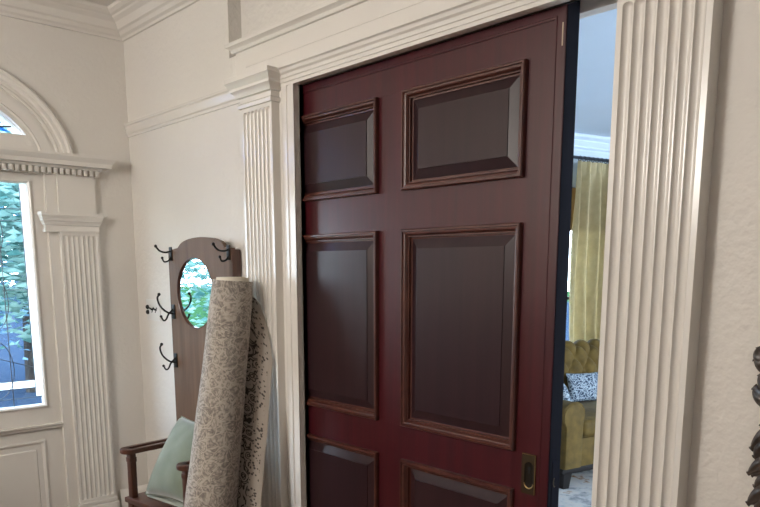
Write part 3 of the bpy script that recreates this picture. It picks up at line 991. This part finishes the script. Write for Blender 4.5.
# ------------------------------------------------------------------ carved frame at the right
cf = thing('carved_frame', 'dark carved wooden scrollwork frame at the right edge on beige wall', 'frame', (-.30, WY, 1.10))
bm = B()
fo = [(-.575, .50), (-.02, .50), (-.02, 1.48), (-.575, 1.48)]
fi = [(-.485, .78), (-.08, .78), (-.08, 1.42), (-.485, 1.42)]
sweep(bm, [(x, WY, z) for x, z in fo], (0, -1, 0), [(0, 0), (0, .02), (.012, .034), (.03, .028), (.045, .034), (.06, .015), (.06, 0)], closed=True, side=1)
obj('frame_moulding', bm, M['carved'], cf, world=True)
bm = B(); box(bm, -.52, -.075, WY - .012, WY - .004, .555, 1.425); obj('mirror', bm, M['mirror'], cf, smooth=0, world=True)
bm = B()
def lobe(pts, r0, r1, fl=.5, ridges=3):
    """curled acanthus lobe: flattened tapered tube with grooves; pts in (x, z, lift)"""
    P = spline([(x, WY - .012 - l, z) for x, z, l in pts], 16)
    seg = 24
    rings = []
    for i, p in enumerate(P):
        d = (P[min(i + 1, 15)] - P[max(i - 1, 0)]); d.y *= .3; d.normalize()
        w = Vector((0, -1, 0)).cross(d).normalized(); nn = Vector((0, -1, 0))
        q = i / 15
        r = (r0 + (r1 - r0) * q) * (sin(pi * min(1, q * .9 + .12)) ** .45 if q < .95 else .55)
        ring = []
        for j in range(seg):
            t = 2 * pi * j / seg
            g = 1 + .16 * cos(ridges * 4 * t / 2)
            ring.append(bm.verts.new(p + w * cos(t) * r + nn * sin(t) * r * fl * g))
        rings.append(ring)
    for a, b in zip(rings, rings[1:]):
        for j in range(seg): bm.faces.new((a[j], a[(j + 1) % seg], b[(j + 1) % seg], b[j]))
    bm.faces.new(rings[0]); bm.faces.new(rings[-1][::-1])
def lob(pl, r0, r1, lift=(.0, .02, .012), fl=.6):
    r0, r1 = r0 * 1.5, r1 * 1.35
    lobe([(x, z, l) for (x, z), l in zip(pl, lift)], r0, r1, fl)
lob([(-0.5801, 1.2756), (-0.6054, 1.2947), (-0.6227, 1.32)], 0.02, 0.009)
lob([(-0.575, 1.2907), (-0.6084, 1.3036), (-0.6211, 1.3273)], 0.016, 0.011)
lob([(-0.5703, 1.2868), (-0.6008, 1.2908), (-0.6285, 1.3)], 0.016, 0.012)
lob([(-0.5613, 1.2316), (-0.5922, 1.2403), (-0.6147, 1.2646)], 0.018, 0.009)
lob([(-0.5559, 1.2184), (-0.5944, 1.2162), (-0.624, 1.2345)], 0.024, 0.013)
lob([(-0.5483, 1.2056), (-0.5852, 1.2084), (-0.6162, 1.2194)], 0.022, 0.015)
lob([(-0.5483, 1.1299), (-0.5746, 1.1346), (-0.6018, 1.151)], 0.016, 0.01)
lob([(-0.5328, 1.0996), (-0.578, 1.1245), (-0.6178, 1.0866)], 0.026, 0.01)
lob([(-0.53, 1.0669), (-0.5756, 1.0966), (-0.6076, 1.0672)], 0.028, 0.013)
lob([(-0.5188, 1.0358), (-0.5767, 1.0585), (-0.6203, 1.027)], 0.026, 0.008)
lob([(-0.518, 1.0265), (-0.5717, 1.05), (-0.6127, 1.026)], 0.02, 0.01)
lob([(-0.5156, 0.9986), (-0.565, 1.0228), (-0.6016, 0.9973)], 0.022, 0.013)
lob([(-0.512, 0.9566), (-0.5707, 0.9886), (-0.6152, 0.9546)], 0.028, 0.01)
lob([(-0.5096, 0.9287), (-0.5607, 0.9715), (-0.5968, 0.9413)], 0.026, 0.013)
lob([(-0.5099, 0.8813), (-0.5597, 0.9102), (-0.6048, 0.8831)], 0.028, 0.011)
lob([(-0.5033, 0.8541), (-0.5527, 0.8783), (-0.5872, 0.8532)], 0.024, 0.013)
lob([(-0.5031, 0.8021), (-0.553, 0.831), (-0.598, 0.8039)], 0.028, 0.011)
lob([(-0.4965, 0.7749), (-0.546, 0.7991), (-0.5804, 0.774)], 0.024, 0.013)
lob([(-0.4964, 0.7229), (-0.5462, 0.7517), (-0.5913, 0.7247)], 0.028, 0.011)
lob([(-0.4898, 0.6957), (-0.5392, 0.7199), (-0.5737, 0.6947)], 0.024, 0.013)
lob([(-0.4896, 0.6436), (-0.5395, 0.6725), (-0.5845, 0.6455)], 0.028, 0.011)
lob([(-0.483, 0.6164), (-0.5324, 0.6407), (-0.5669, 0.6155)], 0.024, 0.013)
lob([(-0.4829, 0.5644), (-0.5327, 0.5933), (-0.5778, 0.5663)], 0.028, 0.011)
lob([(-0.4762, 0.5372), (-0.5257, 0.5614), (-0.5602, 0.5363)], 0.024, 0.013)
obj('carving', bm, M['carved'], cf, world=True, smooth=60)
# pads that tie the carving to the moulding
# ------------------------------------------------------------------ the other room
AL = radians(12)
Cx, Cy = -2.62, 4.28
Rs = Matrix.Rotation(-AL, 4, 'Z')       # local x = facing direction, local y = along the sofa away from the camera
def sw_(x, y, z=0):
    p = Rs @ Vector((x, y, z)); return (p.x + Cx, p.y + Cy, p.z)
C2H = 2.63
def rbox(bm, *a, bev=0): return box(bm, *a, bev, Matrix.Translation((Cx, Cy, 0)) @ Rs)
bm = B(); box(bm, -6.2, 2.2, WB, 9.3, -.08, 0); struct('floor_parlor', bm, M['floor'], smooth=0)
bm = B(); box(bm, -6.2, 2.2, WB, 9.3, C2H, C2H + .1); struct('ceiling_parlor', bm, M['blue_ceil'], smooth=0)
# window wall behind the sofa: local plane x=-1.25; opening y from .2 to 2.2
WP = -1.25
bm = B()
oy0, oy1, oz0, oz1 = .15, 2.1, .55, 2.21
rbox(bm, WP - .15, WP, -2.9, oy0, 0, C2H); rbox(bm, WP - .15, WP, oy1, 4.6, 0, C2H)
rbox(bm, WP - .15, WP, oy0, oy1, 0, oz0); rbox(bm, WP - .15, WP, oy0, oy1, oz1, C2H)
struct('wall_parlor_west', bm, M['blue_wall'], smooth=0)
bm = B(); box(bm, -4.0, 2.2, 8.6, 8.75, 0, C2H); struct('wall_parlor_north', bm, M['blue_wall'], smooth=0)
# unseen east wall; its opening is added to let daylight into the parlor
bm = B(); box(bm, 2.05, 2.2, WB, 3.0, 0, C2H); box(bm, 2.05, 2.2, 7.0, 8.6, 0, C2H); box(bm, 2.05, 2.2, 3.0, 7.0, 0, .5); box(bm, 2.05, 2.2, 3.0, 7.0, 2.4, C2H)
struct('wall_parlor_east', bm, M['blue_wall'], smooth=0)
bm = B(); sweep(bm, [sw_(WP, 4.2, C2H), sw_(WP, -2.6, C2H)], (0, 0, 1), [(0, 0), (0, -.125), (.012, -.125), (.014, -.108), (.03, -.096), (.03, -.084), (.06, -.05), (.06, -.04), (.09, -.02), (.10, 0)], side=1)
struct('trim_17', bm, M['blue_ceil'], smooth=25)
# sash window
bm = B()
Mx = Matrix.Translation((Cx, Cy, 0)) @ Rs
ring_prism(bm, [(oy0, oz0), (oy1, oz0), (oy1, oz1), (oy0, oz1)], [(oy0 + .05, oz0 + .05), (oy1 - .05, oz0 + .05), (oy1 - .05, oz1 - .05), (oy0 + .05, oz1 - .05)], 0, WP - .10, WP - .05)
box(bm, WP - .09, WP - .055, oy0 + .05, oy1 - .05, 1.235, 1.262)
bmesh.ops.transform(bm, matrix=Mx, verts=bm.verts)
w3 = struct('window_3', bm, M['rod'], smooth=0)
bm = B(); rbox(bm, WP - .078, WP - .074, oy0 + .04, oy1 - .04, oz0 + .04, oz1 - .04); struct('glass_pane', bm, M['glass'], w3, smooth=0)
bs = thing('window_shade', 'tan woven roller shade half lowered behind the gold curtain', 'shade', sw_(WP - .02, (oy0 + oy1) / 2, 1.84), -AL)
bm = B(); box(bm, -.006, .006, -.94, .94, 0, .32); obj('shade_cloth', bm, M['shade'], bs, smooth=0)
bm = B(); tube(bm, [(0, -.95, .34), (0, .95, .34)], .022, 12); obj('roller', bm, M['shade'], bs)
# curtain rod
rd = thing('curtain_rod', 'dark metal curtain rod above the gold curtain', 'curtain rod', sw_(-1.15, 1.2, 2.435), -AL)
bm = B(); tube(bm, [(0, -1.3, 0), (0, 1.3, 0)], .013, 12); obj('pole', bm, M['rod'], rd)
for yy in (-1.32, 1.32):
    bm = B(); ball(bm, (0, yy, 0), .03); obj('finial', bm, M['rod'], rd)
for k in range(12):
    yy = -.14 + k * .052
    bm = B(); tube(bm, [(.019 * cos(t), yy, .019 * sin(t) - .006) for t in [2 * pi * i / 14 for i in range(15)]], .0035, 6, cap=False); obj('ring', bm, M['rod'], rd)
for yy in (-1.1, 1.1):
    bm = B(); tube(bm, [(-.099, yy, 0), (0, yy, 0)], .008, 8); obj('bracket', bm, M['rod'], rd)
# curtain panel
def curtain():
    bm = B()
    nu, nvv = 130, 40
    y0, y1, z0, z1 = 1.03, 1.62, .02, 2.408
    rows2 = []
    for j in range(nvv + 1):
        f = j / nvv
        z = z1 + (z0 - z1) * f
        row = []
        for i in range(nu + 1):
            q = i / nu
            amp = .030 + .034 * min(1, f * 4)
            if f < .035: amp = .014
            ph = q * 2 * pi * 5.2 + .5 * sin(q * 9 + f * 2)
            d = amp * sin(ph) + .008 * sin(q * 40 + f * 5)
            if f < .035: d += .012 * abs(sin(ph * 1.5))
            yv = y0 + (y1 - y0) * q - .045 * sin(pi * min(1, f * 1.3)) * (1 - q) + .006 * cos(ph)
            row.append(bm.verts.new(sw_(-1.15 + d, yv, z)))
        rows2.append(row)
    for a, b in zip(rows2, rows2[1:]):
        for i in range(nu): bm.faces.new((a[i], a[i + 1], b[i + 1], b[i]))
    r = bmesh.ops.solidify(bm, geom=bm.faces[:], thickness=.003)
    o = obj('curtain', bm, M['curtain'], None, smooth=60)
    tag(o, 'pale gold pleated curtain seen through the gap beside the sliding door', 'curtain')
curtain()

# sofa: local x = forward, y = along; origin = front near corner at the floor
sf = thing('sofa', 'gold velvet button tufted sofa in the room behind the door', 'sofa', (Cx, Cy, .006), -AL)
SL = 1.95
y0 = -.15
bm = B(); box(bm, -.86, -.012, y0 + .02, y0 + SL - .02, .145, .350, .012); obj('base', bm, M['gold_velvet'], sf)
bm = B(); box(bm, -.85, -.02, y0 + .03, y0 + SL - .03, .105, .146, .004); obj('plinth_frame', bm, M['dark_leg'], sf)['label'] = 'dark wood frame under the sofa'
for x in (-.055, -.80):
    for y in (y0 + .075, y0 + SL - .075):
        bm = B()
        A_ = [bm.verts.new((x + sx * .038, y + sy * .038, .108)) for sx, sy in ((-1, -1), (1, -1), (1, 1), (-1, 1))]
        D_ = [bm.verts.new((x + sx * .026, y + sy * .026, 0)) for sx, sy in ((-1, -1), (1, -1), (1, 1), (-1, 1))]
        bm.faces.new(A_); bm.faces.new(D_[::-1])
        for i in range(4): bm.faces.new((A_[i], A_[(i + 1) % 4], D_[(i + 1) % 4], D_[i]))
        obj('leg', bm, M['dark_leg'], sf, smooth=0)['label'] = 'dark tapered sofa leg'
half = (SL - .36) / 2
for k in range(2):
    ya = y0 + .185 + k * half
    bm = B(); box(bm, -.62, .012, ya, ya + half - .008, .350, .475, .035)
    obj('seat_cushion', bm, M['gold_velvet'], sf, smooth=60)
    bm = B()
    for zz in (.362, .463): tube(bm, [(.013 if True else 0, ya + .03, zz), (.013, ya + half - .038, zz)], .004, 6)
    # piping follows the front edge of the cushion
def arm_s(ya, yb2):
    bm = B()
    prof = [(ya + .02, .15), (yb2 - .01, .15), (yb2 - .005, .45), (yb2 + .005, .52)]
    ym = (ya + yb2) / 2
    prof += [(ym + .098 * cos(t), .525 + .085 * sin(t)) for t in [pi * i / 18 for i in range(0, 19)]]
    prof += [(ya - .005, .49), (ya + .018, .45)]
    n_ = len(prof)
    xs = [(-.84, 1.0), (-.03, 1.0), (-.008, .985), (.004, .95), (.006, .90)]
    rg = []
    cz, cy = .40, ym
    for x, s in xs: rg.append([bm.verts.new((x, cy + (y - cy) * s, .15 + (z - .15) * (1 - (1 - s) * .4))) for y, z in prof])
    for a, b in zip(rg, rg[1:]):
        for i in range(n_): bm.faces.new((a[i], a[(i + 1) % n_], b[(i + 1) % n_], b[i]))
    bm.faces.new(rg[0]); bm.faces.new(rg[-1][::-1])
    a = obj('arm', bm, M['gold_velvet'], sf, smooth=50)
    bm = B(); tube(bm, [(-.004, cy + (y - cy) * 1.0, z) for y, z in prof[1:]], .005, 6); obj('piping', bm, M['gold_velvet'], a)
arm_s(y0, y0 + .185); arm_s(y0 + SL - .185, y0 + SL)
def tufted():
    bm = B()
    ny, nt_ = 220, 90
    ya, yb2 = y0 + .10, y0 + SL - .10
    path = [(-.60, .42), (-.64, .60), (-.68, .76), (-.715, .845), (-.77, .885), (-.83, .865), (-.86, .80), (-.86, .40)]
    P = spline([(x, 0, z) for x, z in path], nt_ + 1)
    L = [0]
    for a, b in zip(P, P[1:]): L.append(L[-1] + (b - a).length)
    rows3 = []
    for j in range(nt_ + 1):
        d = P[min(j + 1, nt_)] - P[max(j - 1, 0)]
        nrm = Vector((d.z, 0, -d.x)).normalized()
        row = []
        for i in range(ny + 1):
            y = ya + (yb2 - ya) * i / ny
            wy, wz = .155, .20
            a = y / wy + L[j] / wz; b = y / wy - L[j] / wz
            puff = (abs(sin(pi * a / 1.0)) * abs(sin(pi * b / 1.0))) ** .38
            fade = 1 if L[j] < .56 else max(0, 1 - (L[j] - .56) / .10)
            h = .050 * puff * fade
            p = P[j] + nrm * h
            row.append(bm.verts.new((p.x, y, p.z)))
        rows3.append(row)
    for a, b in zip(rows3, rows3[1:]):
        for i in range(ny): bm.faces.new((a[i], a[i + 1], b[i + 1], b[i]))
    bm.faces.new([r[0] for r in rows3]); bm.faces.new([r[-1] for r in rows3][::-1]); bm.faces.new(rows3[0][::-1] + rows3[-1])if False else None
    obj('tufted_back', bm, M['gold_velvet'], sf, smooth=70)
tufted()
def cush(label, x, y, z, rz, tilt, w, h, t):
    o = thing('sofa_cushion', label, 'cushion', sw_(x, y, z), -AL + rz)
    bm = pillow_bm(w, h, t, 20, .08)
    bmesh.ops.transform(bm, matrix=Matrix.Translation((0, 0, h / 2 * cos(tilt) - .0)) @ Matrix.Rotation(-tilt, 4, 'X'), verts=bm.verts)
    obj('cover', bm, M['cushion'], o, smooth=80)
cush('blue and white patterned cushion leaning against the near sofa arm', -.36, .135, .481, radians(165), radians(24), .32, .25, .11)
cush('blue and white patterned cushion propped against the tufted sofa back', -.535, .60, .481, radians(78), radians(16), .32, .235, .10)
ar = B(); box(ar, -2.9, 1.2, 3.05, 7.2, .0, .006)
tag(obj('area_rug', ar, M['floor_rug'], None, smooth=0), 'pale mottled area rug with rust stains under the gold sofa', 'rug')

# ------------------------------------------------------------------ outdoors
bm = B(); box(bm, -80, XF - .2, -60, 60, -.6, -.5); tag(struct('ground', bm, M['grass'], smooth=0), None, None)
bm = B(); box(bm, -60, -9.6, -3, 40, -.5, -.49); struct('driveway', bm, M['drive'], smooth=0)
def tree(name, label, x, y, h, r, n, seed, mt, zc, sq=.8, group='garden trees'):
    rn = random.Random(seed)
    o = thing(name, label, 'tree', (x, y, -.5), 0)
    bm = B()
    tube(bm, [(0, 0, 0), (.05, .02, h * .4), (-.04, .05, h * .8)], [.12, .09, .04], 8)
    obj('trunk', bm, M['trunk'], o)
    bm = B()
    for k in range(n):
        while True:
            p = Vector((rn.uniform(-1, 1), rn.uniform(-1, 1), rn.uniform(-1, 1)))
            if p.length < 1: break
        p = p * (.55 + .45 * rn.random())
        c = Vector((p.x * r, p.y * r, zc + p.z * r * sq))
        s = rn.uniform(.05, .11)
        q = Matrix.Rotation(rn.uniform(0, 6.3), 3, 'Z') @ Matrix.Rotation(rn.uniform(-1.1, 1.1), 3, 'X')
        vs = [bm.verts.new(c + q @ Vector(v)) for v in ((-s, 0, 0), (0, -s * .5, .01), (s, 0, -.01), (0, s * .5, .01))]
        bm.faces.new(vs)
    obj('foliage', bm, mt, o, smooth=0)
tree('leafy_tree', 'bright green leafy tree seen through the front door glass', -8.0, 3.1, 3.8, 1.7, 7000, 1, M['leaf'], 2.45, 1.0)
tree('leafy_tree', 'bluish green tree behind the bright tree outside the front door', -12.6, 3.8, 5.0, 2.3, 6000, 2, M['leaf_blue'], 2.7, .95)
tree('leafy_tree', 'green tree mirrored in the oval mirror of the hall stand', -8.6, -5.0, 4.6, 1.9, 3400, 3, M['leaf'], 2.3, .95)

# ------------------------------------------------------------------ light
w = bpy.data.worlds.new('sky'); S.world = w; w.use_nodes = True
nt = w.node_tree
bg = nt.nodes['Background']
tc = nt.nodes.new('ShaderNodeTexCoord'); sx = nt.nodes.new('ShaderNodeSeparateXYZ')
nt.links.new(tc.outputs['Generated'], sx.inputs[0])
nt.links.new(ramp(nt, sx.outputs['Z'], [(0, (.80, .90, 1.0)), (.5, (.60, .78, 1.0))]), bg.inputs['Color'])
bg.inputs['Strength'].default_value = 14.0

def light(name, typ, loc, rot, energy, color, **kw):
    d = bpy.data.lights.new(name, typ); d.energy = energy; d.color = color
    for k, v in kw.items(): setattr(d, k, v)
    o = bpy.data.objects.new(name, d); C.objects.link(o); o.location = loc; o.rotation_euler = rot
    return o
sun = light('sun', 'SUN', (5, -5, 10), (0, 0, 0), 4.5, (1, .96, .88), angle=.01)
sun.rotation_euler = Vector((-.62, .42, -.66)).to_track_quat('-Z', 'Y').to_euler()
def portal(name, loc, d, sx_, sy_):
    o = light(name, 'AREA', loc, (0, 0, 0), 1, (1, 1, 1), shape='RECTANGLE', size=sx_, size_y=sy_)
    o.rotation_euler = Vector(d).to_track_quat('-Z', 'Z').to_euler()
    o.data.cycles.is_portal = True
light('hall_fill_light', 'POINT', (.9, -.9, 2.25), (0, 0, 0), 3, (1, .86, .68), shadow_soft_size=.16)  # warm fill added on the camera side, no lamp hangs here
light('foyer_fill_light', 'POINT', (-2.1, -1.35, 2.25), (0, 0, 0), 146, (1, .96, .90), shadow_soft_size=.34)  # fill added to brighten the front wall, upper walls and ceiling
light('parlor_fill_light', 'AREA', (2.0, 5.0, 1.5), (0, radians(90), 0), 62, (.52, .76, 1.0), shape='RECTANGLE', size=1.8, size_y=3.9)  # unseen blue fill added to brighten the parlor
portal('portal_front_door', (XF - .10, .86, 1.36), (1, 0, 0), .80, 1.16)
portal('portal_fanlight', (XF - .10, .86, 2.25), (1, 0, 0), .80, .22)
portal('portal_added_window', ((WX0 + WX1) / 2, YL - .11, (WZ0 + WZ1) / 2), (0, 1, 0), WX1 - WX0, WZ1 - WZ0)
portal('portal_parlor_window', sw_(WP - .12, (oy0 + oy1) / 2, 1.38), Rs @ Vector((1, 0, 0)), oy1 - oy0, oz1 - oz0)
portal('portal_parlor_east', (2.22, 5.0, 1.45), (-1, 0, 0), 4.0, 1.9)

# ------------------------------------------------------------------ camera
cam = bpy.data.cameras.new('camera')
co = bpy.data.objects.new('camera', cam); C.objects.link(co)
cam.sensor_width = 36; cam.sensor_fit = 'HORIZONTAL'
cam.lens = 722.1 / 760 * 36
cam.shift_y = .18606
cam.clip_start = .05
yaw, pit = radians(47.283), radians(-9.823)
fw = Vector((-sin(yaw) * cos(pit), cos(yaw) * cos(pit), sin(pit)))
co.location = (0, 0, 1.5)
co.rotation_euler = fw.to_track_quat('-Z', 'Y').to_euler()
S.camera = co
vs = S.view_settings
vs.view_transform = 'Standard'; vs.look = 'None'; vs.gamma = 1.0; vs.use_curve_mapping = False
vs.exposure = 0.0
